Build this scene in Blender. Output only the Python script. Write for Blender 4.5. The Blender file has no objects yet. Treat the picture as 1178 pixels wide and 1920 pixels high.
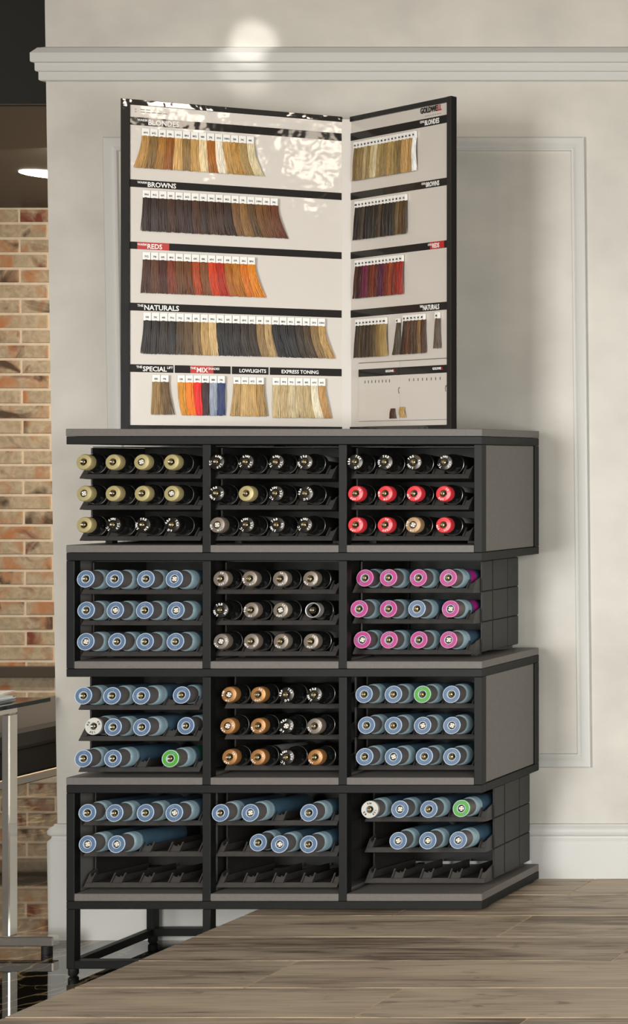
import bpy, bmesh, math, random
from mathutils import Vector, Matrix
random.seed(7)
R = math.radians
scene = bpy.context.scene
col = scene.collection

# ------------------------------------------------------------------ camera
# units metres; Y goes away from the camera, shelf front is the plane Y = 0, Z = 0 is the wooden floor
D0 = 3.03; FPX = 2754.0; VX, VY = 2448.0, 868.0
CX, CZ = 2.126, 0.924
cd = bpy.data.cameras.new('camera'); cam = bpy.data.objects.new('camera', cd); col.objects.link(cam)
cam.location = (CX, -D0, CZ); cam.rotation_euler = (R(90), 0, 0)
cd.sensor_width = 36; cd.lens = FPX*36/1920
cd.shift_x = -(VX-589)/1920; cd.shift_y = -(960-VY)/1920
cd.clip_start = 0.05; cd.clip_end = 60
scene.camera = cam

# ------------------------------------------------------------------ world, lamps, exposure
w = bpy.data.worlds.new('room_ambient'); scene.world = w; w.use_nodes = True
w.node_tree.nodes['Background'].inputs[0].default_value = (1.0, 0.94, 0.86, 1)
w.node_tree.nodes['Background'].inputs[1].default_value = 0.18

def area(name, loc, target, sx, sy, power, colr, shape='RECTANGLE'):
    l = bpy.data.lights.new(name, 'AREA'); l.shape = shape; l.size = sx; l.size_y = sy
    l.energy = power; l.color = colr
    o = bpy.data.objects.new(name, l); col.objects.link(o); o.location = loc
    o.rotation_euler = (Vector(target)-Vector(loc)).to_track_quat('-Z', 'Y').to_euler()
    return o
area('ceiling_panel_light', (-0.9, -2.6, 2.84), (0.1, 0.1, 0.9), 1.6, 1.6, 22, (1.0, 0.76, 0.55))
area('window_light', (3.4, -3.3, 0.95), (0.40, 0.2, 0.22), 1.8, 1.7, 33, (0.98, 1.0, 0.99)).data.spread = R(95)
area('front_left_soft_light', (-0.55, -3.6, 0.95), (-0.1, 0.2, 0.25), 1.1, 1.7, 25, (0.98, 1.0, 0.99)).data.spread = R(95)  # soft light added from the front left so the chart casts its shadow
area('salon_spot_light', (0.62, -4.0, 2.45), (0.1, 0.1, 1.4), 0.20, 0.20, 4.5, (1.0, 0.86, 0.70), 'DISK')
area('salon_spot_light', (1.15, -4.0, 2.34), (0.1, 0.1, 1.4), 0.22, 0.22, 4.5, (1.0, 0.86, 0.70), 'DISK')
area('lounge_light', (-1.1, 0.9, 1.70), (-1.0, 2.0, 0.6), 0.5, 0.25, 32, (1.0, 0.86, 0.70))
sl = bpy.data.lights.new('wall_patch_spot', 'SPOT'); sl.energy = 120; sl.color = (1, 0.97, 0.92)
sl.spot_size = R(3.2); sl.spot_blend = 0.6; sl.shadow_soft_size = 0.015
so = bpy.data.objects.new('wall_patch_spot', sl); col.objects.link(so); so.location = (-0.9, -1.6, 2.6)
sl2 = sl.copy(); sl2.energy = 50; sl2.spot_size = R(3.6); so2 = bpy.data.objects.new('wall_patch_spot', sl2); col.objects.link(so2); so2.location = (-0.8, -1.6, 2.6)  # second spot, added only to stretch the bright wall patch downwards

scene.view_settings.view_transform = 'Standard'; scene.view_settings.look = 'None'
scene.view_settings.gamma = 1.0; scene.view_settings.use_curve_mapping = False
scene.view_settings.exposure = 0.08

# ------------------------------------------------------------------ measuring helpers
def at(px, py, d):
    return Vector((CX-(VX-px)/FPX*d, d-D0, CZ-(py-VY)/FPX*d))
def fx(px, d=D0): return CX-(VX-px)/FPX*d
def fz(py, d=D0): return CZ-(py-VY)/FPX*d
so2.rotation_euler = (at(458, 125, 3.27)-so2.location).to_track_quat('-Z', 'Y').to_euler()
so.rotation_euler = (at(470, 80, 3.27)-so.location).to_track_quat('-Z', 'Y').to_euler()

# ------------------------------------------------------------------ materials
def lin(h):
    h = h.lstrip('#'); o = []
    for i in (0, 2, 4):
        c = int(h[i:i+2], 16)/255
        o.append(c/12.92 if c <= .04045 else ((c+.055)/1.055)**2.4)
    return (*o, 1)
MATS = {}
def mat(name, hexc, rough=.5, metal=0, coat=0, spec=.5, var=0, vscale=30, bump=0, bscale=200, trans=0, ior=1.5, emit=None, stretch=None, coord='Object', crough=.03):
    if name in MATS: return MATS[name]
    m = bpy.data.materials.new(name); m.use_nodes = True; nt = m.node_tree; N = nt.nodes; L = nt.links
    p = N['Principled BSDF']; c = lin(hexc)
    p.inputs['Base Color'].default_value = c; p.inputs['Roughness'].default_value = rough
    p.inputs['Metallic'].default_value = metal; p.inputs['Coat Weight'].default_value = coat
    p.inputs['Coat Roughness'].default_value = crough
    p.inputs['Specular IOR Level'].default_value = spec; p.inputs['Transmission Weight'].default_value = trans
    p.inputs['IOR'].default_value = ior
    if emit: p.inputs['Emission Color'].default_value = c; p.inputs['Emission Strength'].default_value = emit
    tc = N.new('ShaderNodeTexCoord'); mp = N.new('ShaderNodeMapping'); L.new(tc.outputs[coord], mp.inputs[0])
    if stretch: mp.inputs['Scale'].default_value = stretch
    if var:
        n = N.new('ShaderNodeTexNoise'); n.inputs['Scale'].default_value = vscale; n.inputs['Detail'].default_value = 5
        L.new(mp.outputs[0], n.inputs[0])
        mx = N.new('ShaderNodeMix'); mx.data_type = 'RGBA'
        mx.inputs[6].default_value = tuple(x*(1-var) for x in c[:3])+(1,)
        mx.inputs[7].default_value = tuple(min(1, x*(1+var)) for x in c[:3])+(1,)
        rmp = N.new('ShaderNodeValToRGB'); rmp.color_ramp.elements[0].position = .3; rmp.color_ramp.elements[1].position = .7
        L.new(n.outputs[0], rmp.inputs[0]); L.new(rmp.outputs[0], mx.inputs[0]); L.new(mx.outputs[2], p.inputs['Base Color'])
    if bump:
        n2 = N.new('ShaderNodeTexNoise'); n2.inputs['Scale'].default_value = bscale; n2.inputs['Detail'].default_value = 3
        L.new(mp.outputs[0], n2.inputs[0])
        b = N.new('ShaderNodeBump'); b.inputs['Strength'].default_value = bump; b.inputs['Distance'].default_value = .002
        L.new(n2.outputs[0], b.inputs['Height']); L.new(b.outputs[0], p.inputs['Normal'])
        if coat: L.new(b.outputs[0], p.inputs['Coat Normal'])
    MATS[name] = m; return m

mat('plaster', '#c8c3b9', .42, var=.10, vscale=5, bump=.10, bscale=9, coord='Generated', stretch=(4, 1, 4))
mat('moulding_paint', '#c7c5bf', .45)
mat('frame_black', '#141412', .5, spec=.35, var=.10, vscale=60, bump=.12, bscale=600)
mat('board_grey', '#6a6560', .5, var=.06, vscale=140, bump=.05, bscale=500)
mat('panel_grey', '#6a6761', .55, var=.06, vscale=180, bump=.08, bscale=500)
mat('rack_plastic', '#292725', .45, var=.15, vscale=50, bump=.12, bscale=400)
mat('rack_lip', '#3b3836', .42, var=.15, vscale=60)
mat('chart_white', '#d0c8be', .4, coat=.4, bump=1.0, bscale=13, crough=.08)
mat('film_black', '#15120f', .3, spec=.15, coat=.9, bump=.55, bscale=16)
mat('band_black', '#1c1815', .4, spec=.12, coat=.3, bump=.5, bscale=12, crough=.05)
mat('print_white', '#f2efe9', .5)
mat('print_black', '#20201f', .5)
mat('print_red', '#b3231d', .5)
mat('tag_white', '#efece6', .45)
mat('hinge_white', '#d6d0c8', .45, coat=.1)
mat('chrome', '#dcd6cc', .12, metal=.88)
mat('rubber_black', '#121211', .6)
mat('bench_fabric', '#4a4743', .85, var=.1, vscale=300, bump=.2, bscale=900)
mat('bench_dark', '#2e2e2c', .8, var=.1, vscale=300)
mat('glass_dark', '#3f4a48', .03, trans=.75, ior=1.45)
mat('paper_white', '#f2efea', .4, var=.05, vscale=20)
mat('paper_blue', '#bfd3d6', .35, var=.35, vscale=14)
mat('paper_dark', '#1e2426', .3)
mat('ceiling_dark', '#2f2d28', .5, var=.08, vscale=4)
mat('bulkhead_dark', '#24231f', .45, var=.1, vscale=3)
mat('lamp_glow', '#fff4e0', .5, emit=14)
mat('rail_metal', '#6f6459', .28, metal=.6)
mat('mortar', '#dcccb4', .85, var=.06, vscale=60, bump=.3, bscale=300)
mat('grout', '#d9c09c', .8)
mat('steel_rim', '#7d7d79', .3, metal=1)
mat('gold_metal', '#ddd0b0', .25, metal=1)
mat('hole_dark', '#0d0c0b', .5)
mat('plug_white', '#d9d2c4', .45)
mat('gloss_black', '#131414', .16, coat=.5)
mat('can_black', '#171615', .3)
mat('label_silver', '#a8a5a0', .35, metal=.3)
mat('cap_gold', '#b0a272', .38, metal=.25, var=.06, vscale=150)
mat('cap_black', '#3a3835', .26, metal=.85)
mat('cap_red', '#d8343c', .38, coat=.2)
mat('cap_copper', '#a0703f', .34, metal=.35)
mat('cap_taupe', '#80756a', .33, metal=.35)
mat('cap_brown', '#a98963', .4, metal=.2)
mat('ring_blue', '#566b88', .35)
mat('ring_ink', '#8496ac', .35)
mat('ring_magenta', '#ad2f7c', .35)
mat('ring_green', '#4a9a2a', .35)
mat('ring_beige', '#c9c1b2', .35)
mat('ring_rim', '#c4d2de', .35)
mat('rim_pink', '#dca4bd', .35)
mat('neck_taupe', '#6b6460', .45)
mat('shoulder_blue', '#93adb7', .3, coat=.3)
mat('can_blue', '#4f6c80', .32, metal=.2, var=.12, vscale=60)
mat('can_label_magenta', '#c02f92', .4)
mat('can_label_green', '#1f6b46', .4)
mat('ink_blue', '#3a5f96', .4)

def marble():
    m = bpy.data.materials.new('marble_black'); m.use_nodes = True; N = m.node_tree.nodes; L = m.node_tree.links
    p = N['Principled BSDF']; p.inputs['Roughness'].default_value = .035; p.inputs['IOR'].default_value = 1.9
    p.inputs['Coat Weight'].default_value = .6; p.inputs['Coat Roughness'].default_value = .02
    g = N.new('ShaderNodeNewGeometry')
    def vein(scale, wdt, dist):
        nz = N.new('ShaderNodeTexNoise'); nz.inputs['Scale'].default_value = scale*1.3; nz.inputs['Detail'].default_value = 6
        L.new(g.outputs['Position'], nz.inputs[0])
        va = N.new('ShaderNodeVectorMath'); va.operation = 'SCALE'; va.inputs['Scale'].default_value = dist
        L.new(nz.outputs['Color'], va.inputs[0])
        vb = N.new('ShaderNodeVectorMath'); L.new(g.outputs['Position'], vb.inputs[0]); L.new(va.outputs[0], vb.inputs[1])
        v = N.new('ShaderNodeTexVoronoi'); v.feature = 'DISTANCE_TO_EDGE'; v.inputs['Scale'].default_value = scale
        L.new(vb.outputs[0], v.inputs[0])
        r = N.new('ShaderNodeMapRange'); r.inputs[1].default_value = 0; r.inputs[2].default_value = wdt
        r.inputs[3].default_value = 1; r.inputs[4].default_value = 0
        L.new(v.outputs['Distance'], r.inputs[0]); return r.outputs[0]
    a = vein(4.5, .028, .25); b = vein(9, .02, .2)
    mx = N.new('ShaderNodeMath'); mx.operation = 'MAXIMUM'; L.new(a, mx.inputs[0]); L.new(b, mx.inputs[1])
    mul = N.new('ShaderNodeMath'); mul.operation = 'MULTIPLY'; mul.inputs[1].default_value = .75; L.new(mx.outputs[0], mul.inputs[0])
    c = N.new('ShaderNodeMix'); c.data_type = 'RGBA'; c.inputs[6].default_value = lin('#12110f'); c.inputs[7].default_value = lin('#b89f78')
    L.new(mul.outputs[0], c.inputs[0]); L.new(c.outputs[2], p.inputs['Base Color'])
    MATS['marble'] = m
marble()

def wood():
    m = bpy.data.materials.new('wood_plank'); m.use_nodes = True; N = m.node_tree.nodes; L = m.node_tree.links
    p = N['Principled BSDF']; p.inputs['Roughness'].default_value = .5
    g = N.new('ShaderNodeNewGeometry'); oi = N.new('ShaderNodeObjectInfo')
    off = N.new('ShaderNodeVectorMath'); off.operation = 'SCALE'; off.inputs[0].default_value = (13, 7, 3); L.new(oi.outputs['Random'], off.inputs['Scale'])
    ad = N.new('ShaderNodeVectorMath'); L.new(g.outputs['Position'], ad.inputs[0]); L.new(off.outputs[0], ad.inputs[1])
    def noise(sc, scale, det, dist=0):
        mp = N.new('ShaderNodeMapping'); mp.inputs['Scale'].default_value = sc; L.new(ad.outputs[0], mp.inputs[0])
        n = N.new('ShaderNodeTexNoise'); n.inputs['Scale'].default_value = scale; n.inputs['Detail'].default_value = det; n.inputs['Distortion'].default_value = dist
        L.new(mp.outputs[0], n.inputs[0]); return n.outputs[0]
    fine = noise((6, 190, 1), 1.0, 6, .9); big = noise((2.2, 16, 1), 1.0, 4, 1.2); knots = noise((7, 30, 1), 1, 3, 2.0)
    r1 = N.new('ShaderNodeValToRGB'); e = r1.color_ramp.elements
    e[0].position = .37; e[0].color = lin('#665748'); e[1].position = .64; e[1].color = lin('#c4b29a')
    x = r1.color_ramp.elements.new(.5); x.color = lin('#aa9985')
    mix = N.new('ShaderNodeMath'); mix.operation = 'MULTIPLY_ADD'; mix.inputs[1].default_value = .45; 
    sc = N.new('ShaderNodeMath'); sc.operation = 'MULTIPLY'; sc.inputs[1].default_value = .55; L.new(big, sc.inputs[0])
    L.new(fine, mix.inputs[0]); L.new(sc.outputs[0], mix.inputs[2])
    rr = N.new('ShaderNodeMath'); rr.operation = 'MULTIPLY_ADD'; rr.inputs[1].default_value = .13; L.new(oi.outputs['Random'], rr.inputs[0])
    sub = N.new('ShaderNodeMath'); sub.operation = 'SUBTRACT'; sub.inputs[1].default_value = .045; L.new(mix.outputs[0], sub.inputs[0]); L.new(sub.outputs[0], rr.inputs[2])
    L.new(rr.outputs[0], r1.inputs[0])
    r2 = N.new('ShaderNodeValToRGB'); r2.color_ramp.elements[0].position = .60; r2.color_ramp.elements[1].position = .74
    L.new(knots, r2.inputs[0])
    c = N.new('ShaderNodeMix'); c.data_type = 'RGBA'; c.inputs[7].default_value = lin('#5a4c3e')
    kf = N.new('ShaderNodeMath'); kf.operation = 'MULTIPLY'; kf.inputs[1].default_value = .55; L.new(r2.outputs[0], kf.inputs[0])
    L.new(kf.outputs[0], c.inputs[0]); L.new(r1.outputs[0], c.inputs[6]); L.new(c.outputs[2], p.inputs['Base Color'])
    b = N.new('ShaderNodeBump'); b.inputs['Strength'].default_value = .12; b.inputs['Distance'].default_value = .001
    L.new(fine, b.inputs['Height']); L.new(b.outputs[0], p.inputs['Normal'])
    MATS['wood'] = m
wood()

def brickmat():
    m = bpy.data.materials.new('brick_clay'); m.use_nodes = True; N = m.node_tree.nodes; L = m.node_tree.links
    p = N['Principled BSDF']; p.inputs['Roughness'].default_value = .7
    g = N.new('ShaderNodeNewGeometry'); oi = N.new('ShaderNodeObjectInfo')
    off = N.new('ShaderNodeVectorMath'); off.operation = 'SCALE'; off.inputs[0].default_value = (31, 17, 23); L.new(oi.outputs['Random'], off.inputs['Scale'])
    ad = N.new('ShaderNodeVectorMath'); L.new(g.outputs['Position'], ad.inputs[0]); L.new(off.outputs[0], ad.inputs[1])
    def noise(scale, det, add=0):
        n = N.new('ShaderNodeTexNoise'); n.inputs['Scale'].default_value = scale; n.inputs['Detail'].default_value = det; n.inputs['Distortion'].default_value = .8
        mp = N.new('ShaderNodeMapping'); mp.inputs['Location'].default_value = (add, add, add); L.new(ad.outputs[0], mp.inputs[0])
        L.new(mp.outputs[0], n.inputs[0]); return n.outputs[0]
    def mixc(f, a, hexb):
        c = N.new('ShaderNodeMix'); c.data_type = 'RGBA'; L.new(f, c.inputs[0])
        if isinstance(a, str): c.inputs[6].default_value = lin(a)
        else: L.new(a, c.inputs[6])
        c.inputs[7].default_value = lin(hexb); return c.outputs[2]
    def ramp(f, lo, hi):
        r = N.new('ShaderNodeMapRange'); r.inputs[1].default_value = lo; r.inputs[2].default_value = hi; L.new(f, r.inputs[0]); return r.outputs[0]
    c = mixc(ramp(noise(40, 5), .35, .65), '#a8977d', '#c3b194')
    c = mixc(ramp(noise(9, 5, 5), .50, .68), c, '#b87c50')
    c = mixc(ramp(noise(8, 5, 11), .60, .70), c, '#7d4433')
    c = mixc(ramp(noise(7.5, 6, 19), .585, .68), c, '#584636')
    L.new(c, p.inputs['Base Color'])
    b = N.new('ShaderNodeBump'); b.inputs['Strength'].default_value = .3; b.inputs['Distance'].default_value = .002
    L.new(noise(200, 3), b.inputs['Height']); L.new(b.outputs[0], p.inputs['Normal'])
    MATS['brick'] = m
brickmat()

def hairmat():
    m = bpy.data.materials.new('hair_fibre'); m.use_nodes = True; N = m.node_tree.nodes; L = m.node_tree.links
    p = N['Principled BSDF']; p.inputs['Roughness'].default_value = .38; p.inputs['Specular IOR Level'].default_value = .35
    oi = N.new('ShaderNodeObjectInfo'); tc = N.new('ShaderNodeTexCoord')
    mp = N.new('ShaderNodeMapping'); mp.inputs['Scale'].default_value = (900, 900, 25); L.new(tc.outputs['Object'], mp.inputs[0])
    n = N.new('ShaderNodeTexNoise'); n.noise_dimensions = '4D'; n.inputs['Scale'].default_value = 1; n.inputs['Detail'].default_value = 2
    mu = N.new('ShaderNodeMath'); mu.operation = 'MULTIPLY'; mu.inputs[1].default_value = 50; L.new(oi.outputs['Random'], mu.inputs[0])
    L.new(mp.outputs[0], n.inputs['Vector']); L.new(mu.outputs[0], n.inputs['W'])
    r = N.new('ShaderNodeMapRange'); r.inputs[1].default_value = .3; r.inputs[2].default_value = .7; r.inputs[3].default_value = .55; r.inputs[4].default_value = 1.35
    L.new(n.outputs[0], r.inputs[0])
    vm = N.new('ShaderNodeVectorMath'); vm.operation = 'SCALE'; L.new(oi.outputs['Color'], vm.inputs[0]); L.new(r.outputs[0], vm.inputs['Scale'])
    L.new(vm.outputs[0], p.inputs['Base Color']); MATS['hair'] = m
hairmat()

# ------------------------------------------------------------------ mesh helpers
def box(bm, x0, x1, y0, y1, z0, z1, bev=0):
    t = bmesh.new()
    bmesh.ops.create_cube(t, size=1)
    for v in t.verts:
        v.co = Vector((x0+(v.co.x+.5)*(x1-x0), y0+(v.co.y+.5)*(y1-y0), z0+(v.co.z+.5)*(z1-z0)))
    if bev: bmesh.ops.bevel(t, geom=list(t.edges), offset=bev, segments=1, affect='EDGES')
    me = bpy.data.meshes.new('tmp'); t.to_mesh(me); t.free(); bm.from_mesh(me); bpy.data.meshes.remove(me)
def prism(bm, pts, h0, h1, axis='y', f=None):
    """polygon pts (a,b) extruded along axis; f maps (a,b,h) to xyz"""
    f = f or {'y': lambda a, b, h: (a, h, b), 'x': lambda a, b, h: (h, a, b), 'z': lambda a, b, h: (a, b, h)}[axis]
    A = [bm.verts.new(f(a, b, h0)) for a, b in pts]; B = [bm.verts.new(f(a, b, h1)) for a, b in pts]
    n = len(pts); bm.faces.new(A); bm.faces.new(B[::-1])
    for i in range(n): bm.faces.new((A[i], B[i], B[(i+1) % n], A[(i+1) % n]))
def lathe(bm, prof, seg=24, cap0=False, cap1=False, a0=0, a1=2*math.pi):
    """profile of (radius, y) turned about the Y axis"""
    full = abs(a1-a0-2*math.pi) < 1e-6; n = seg if full else seg+1
    rings = []
    for r, y in prof:
        rings.append([bm.verts.new((r*math.cos(a0+(a1-a0)*i/seg), y, r*math.sin(a0+(a1-a0)*i/seg))) for i in range(n)])
    for k in range(len(rings)-1):
        for i in range(seg):
            j = (i+1) % n
            bm.faces.new((rings[k][i], rings[k][j], rings[k+1][j], rings[k+1][i]))
    if cap0: bm.faces.new(rings[0])
    if cap1: bm.faces.new(rings[-1][::-1])
def mesh(name, bm, m, smooth=None):
    bmesh.ops.recalc_face_normals(bm, faces=bm.faces)
    if smooth is not None:
        for f in bm.faces: f.smooth = True
        for e in bm.edges:
            if len(e.link_faces) == 2 and e.calc_face_angle(0) > R(smooth): e.smooth = False
    me = bpy.data.meshes.new(name); bm.to_mesh(me); bm.free(); me.materials.append(MATS[m]); return me
def link(name, me, parent=None, loc=(0, 0, 0), rot=(0, 0, 0)):
    o = bpy.data.objects.new(name, me); col.objects.link(o); o.location = loc; o.rotation_euler = rot
    if parent: o.parent = parent
    return o
def part(name, m, parent, fn, smooth=None, loc=(0, 0, 0)):
    bm = bmesh.new(); fn(bm); return link(name, mesh(name, bm, m, smooth), parent, loc)
def boxpart(name, m, parent, x0, x1, y0, y1, z0, z1, bev=.0008):
    c = Vector(((x0+x1)/2, (y0+y1)/2, z0))
    return part(name, m, parent, lambda bm: box(bm, x0-c.x, x1-c.x, y0-c.y, y1-c.y, 0, z1-z0, bev), loc=c)
def tag(o, label, cat, group=None):
    o['label'] = label; o['category'] = cat
    if group: o['group'] = group
    return o
def thing(name, label, cat, loc=(0, 0, 0), group=None):
    o = bpy.data.objects.new(name, None); col.objects.link(o); o.location = loc; o.empty_display_size = .05
    return tag(o, label, cat, group)
def struct(name, m, fn, smooth=None):
    o = part(name, m, None, fn, smooth); o['kind'] = 'structure'; return o
TXT = {}
def text_mesh(body, size, m, bold=0, ex=.0002):
    k = (body, size, m, bold)
    if k in TXT: return TXT[k]
    cu = bpy.data.curves.new('lettering', 'FONT'); cu.body = body; cu.size = size; cu.extrude = ex; cu.offset = bold
    cu.resolution_u = 2; cu.align_x = 'LEFT'
    o = bpy.data.objects.new('lettering', cu); col.objects.link(o)
    me = bpy.data.meshes.new_from_object(o.evaluated_get(bpy.context.evaluated_depsgraph_get()))
    bpy.data.objects.remove(o); bpy.data.curves.remove(cu)
    me.name = 'lettering'; me.materials.clear(); me.materials.append(MATS[m])
    TXT[k] = me; return me

# ------------------------------------------------------------------ setting: wall, mouldings, floors, lounge beyond
DW = 3.277; YW = DW-D0; ZLOW = -0.137; XR = 2.7; ZTOP = 2.6
def xl(z):                                    # the pier's left edge is slightly out of plumb
    py = VY-(z-CZ)/DW*FPX
    return fx(84+py*23/1500, DW)
def f_wall(bm):
    v = [bm.verts.new(c) for c in ((xl(ZLOW), YW, ZLOW), (XR, YW, ZLOW), (XR, YW, ZTOP), (xl(ZTOP), YW, ZTOP),
         (xl(ZLOW), YW+.28, ZLOW), (XR, YW+.28, ZLOW), (XR, YW+.28, ZTOP), (xl(ZTOP), YW+.28, ZTOP))]
    for q in ((0, 1, 2, 3), (7, 6, 5, 4), (0, 3, 7, 4), (1, 5, 6, 2), (3, 2, 6, 7), (0, 4, 5, 1)): bm.faces.new([v[i] for i in q])
struct('wall_back', 'plaster', f_wall)
def run_profile(prof):
    def f(bm):
        rows = []
        for p, z in prof:
            rows.append([bm.verts.new((XR, YW-p, z)), bm.verts.new((xl(z)-p, YW-p, z)), bm.verts.new((xl(z)-p, YW+.28, z))])
        for a, b in zip(rows, rows[1:]):
            for i in range(2): bm.faces.new((a[i], a[i+1], b[i+1], b[i]))
    return f
cz = lambda py: fz(py, 3.262)
struct('trim_1', 'moulding_paint', run_profile([(0, cz(149)), (.007, cz(149.5)), (.009, cz(148)), (.009, cz(133.5)), (.0125, cz(132.5)), (.0135, cz(131)),
       (.0135, cz(117.5)), (.018, cz(116.5)), (.019, cz(115)), (.019, cz(99.5)), (.010, cz(88)), (0, cz(84))]))
bz = lambda py: fz(py, 3.266)
struct('baseboard_back', 'moulding_paint', run_profile([(.013, ZLOW), (.013, bz(1580)), (.012, bz(1577)), (.008, bz(1573)), (.007, bz(1569)), (.010, bz(1567.5)),
       (.0125, bz(1564)), (.0125, bz(1558)), (.010, bz(1553)), (.005, bz(1550)), (.004, bz(1547)), (0, bz(1546))]), smooth=40)
def f_panel(bm):
    oc = [at(197, 258, DW), at(1098, 258, DW), at(1110, 1438, DW), at(217, 1438, DW)]
    sg = [(1, -1), (-1, -1), (-1, 1), (1, 1)]
    prof = [(0, 0), (0, .007), (.003, .009), (.010, .0085), (.019, .006), (.024, .003), (.025, .0045), (.029, .0045), (.0305, .0005), (.031, 0)]
    loops = [[bm.verts.new((c.x+s[0]*a, YW-h, c.z+s[1]*a)) for c, s in zip(oc, sg)] for a, h in prof]
    for A, B in zip(loops, loops[1:]):
        for i in range(4): bm.faces.new((A[i], A[(i+1) % 4], B[(i+1) % 4], B[i]))
struct('trim_2', 'moulding_paint', f_panel, smooth=25)

# wooden platform: grout bed plus single planks
XE = -0.042
fl = struct('floor', 'grout', lambda bm: box(bm, XE, XR, -2.6, YW+.2, ZLOW, -.0012))
ylines = [.247, .1116, -.033, -.1675, -.304, -.445, -.584, -.723, -.862, -1.001, -1.14, -1.279, -1.418, -1.557]
joint = [.548, .262, .548, .838, .257, .540, .832, .26, .55, .84, .26, .55, .84]
for k in range(len(ylines)-1):
    y1, y0 = ylines[k]-.0024, ylines[k+1]+.0024
    xs = [XE]; x = joint[k]-.87*2
    while x < XR:
        if x > XE+.02: xs.append(x)
        x += .87
    xs.append(XR)
    for a, b in zip(xs, xs[1:]):
        boxpart('plank', 'wood', fl, a+(.0019 if a > XE else 0), b-.0019, y0, y1, -.0012, 0, .0003)
struct('floor_lower', 'marble', lambda bm: box(bm, -4, XE-.001, -2.6, 2.2, ZLOW-.03, ZLOW))

# lounge behind: brick wall, rail, dropped ceiling, bulkhead
DB = 5.0; YB = DB-D0
bw = struct('wall_rear', 'mortar', lambda bm: box(bm, -3.2, .9, YB+.004, YB+.15, ZLOW, 1.793))
PZ = 28.3/FPX*DB; zj0 = fz(418.6, DB); BL = 105.4/FPX*DB; J = .0095
bmb = bmesh.new(); box(bmb, -.5*(BL-J), .5*(BL-J), -.0015, .004, -.5*(PZ-J), .5*(PZ-J), .001)
brick_me = mesh('brick', bmb, 'brick')
rest = bmesh.new()
for r in range(-1, 38):
    zc = zj0-(r+.5)*PZ
    if zc-.5*PZ < ZLOW-.01: break
    if zc+.5*PZ > 1.80: continue
    pj = (34.7 if r % 2 else 87.5)+(r+1)*.45
    xj = fx(pj, DB)
    for c in range(-14, 8):
        xc = xj+(c-.5)*BL
        if not (-3.1 < xc < .8): continue
        if fx(-75, DB) < xc < fx(230, DB): link('brick', brick_me, bw, (xc, YB+.002, zc))
        else: box(rest, xc-.5*(BL-J), xc+.5*(BL-J), YB+.0005, YB+.006, zc-.5*(PZ-J), zc+.5*(PZ-J))
ro = link('brick_field', mesh('brick_field', rest, 'brick'), bw); ro['kind'] = 'stuff'
struct('trim_3', 'rail_metal', lambda bm: box(bm, -3.2, .9, YB-.03, YB-.004, fz(1268, DB), fz(1248, DB), .002))
struct('ceiling', 'ceiling_dark', lambda bm: box(bm, -3.2, .9, 3.58-D0, YB+.15, 1.793, 1.85))
struct('wall_bulkhead', 'bulkhead_dark', lambda bm: box(bm, -3.2, .9, 3.56-D0, 3.58-D0+.03, 1.795, 2.9, .001))
struct('ceiling_main', 'ceiling_dark', lambda bm: box(bm, -3.2, 4.2, -5.0, 3.56-D0, 2.9, 2.96))
LC = at(93, 327, 4.42)
dl = thing('downlight', 'round recessed white downlight in the dark lounge ceiling', 'downlight', (LC.x, LC.y, 1.793))
def f_ring(bm): 
    lathe(bm, [(.070, -.001), (.072, -.004), (.080, -.004), (.084, 0)], 32)
    bm.transform(Matrix.Rotation(R(90), 4, 'X'))
part('ring', 'chrome', dl, f_ring, 40).rotation_euler = (R(180), 0, 0)
def f_glow(bm): bmesh.ops.create_circle(bm, cap_ends=True, segments=32, radius=.0705, matrix=Matrix.Translation((0, 0, -.0022)))
part('diffuser', 'lamp_glow', dl, f_glow)

# ------------------------------------------------------------------ shelf unit
sh = thing('display_shelf', 'tall black metal display shelf with grey boards and staggered open ends', 'shelf', (fx(515), 0, 0))
OX = fx(515)
T = .0165; DEP = .226
PX = [fx(124), fx(379.5), fx(635), fx(889)]                 # left edges of the four post lines
XRT = PX[3]+T
ZB = [.7545, .5148, .2750, .0352]                            # board tops, level 1..4
BT = .0152; ZT = .9944
def sp(name, m, x0, x1, y0, y1, z0, z1, bev=.0009): return boxpart(name, m, sh, x0-OX, x1-OX, y0, y1, z0, z1, bev)
ry1 = ZT-BT-.0005                                            # rail heights: top, then under each board
rails = [ry1]+[z-BT-.0005 for z in ZB]
G = .0004
for z in rails:
    sp('front_rail', 'frame_black', PX[0], XRT, 0, T, z-T, z)
    sp('back_rail', 'frame_black', PX[0], XRT, DEP-T, DEP, z-T, z)
    for x in PX: sp('side_rail', 'frame_black', x, x+T, T+G, DEP-T-G, z-T, z)
lev = [(rails[k]-T, rails[k+1]) for k in range(4)]           # clear heights of each level
for k, (zt, zb) in enumerate(lev):
    cols = [1, 2]+([0] if k in (1, 3) else [3])
    for c in cols:
        sp('post', 'frame_black', PX[c], PX[c]+T, 0, T, zb+G, zt-G)
        sp('post', 'frame_black', PX[c], PX[c]+T, DEP-T, DEP, zb+G, zt-G)
for c in (0, 1):
    for y in (0, DEP-T):
        sp('leg', 'frame_black', PX[c], PX[c]+T, y, y+T, -.120, rails[4]-T-G)
        bmz = bmesh.new(); lathe(bmz, [(.006, 0), (.009, .004), (.009, .0168)], 12, True, True); bmz.transform(Matrix.Rotation(R(90), 4, 'X'))
        link('foot', mesh('foot', bmz, 'rubber_black', 40), sh, (PX[c]+T/2-OX, y+T/2, ZLOW))
    sp('lower_side_rail', 'frame_black', PX[c], PX[c]+T, T+G, DEP-T-G, -.120, -.120+T)
for y in (0, DEP-T): sp('lower_rail', 'frame_black', PX[0]+T+G, PX[1]-G, y, y+T, -.120, -.120+T)
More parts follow.
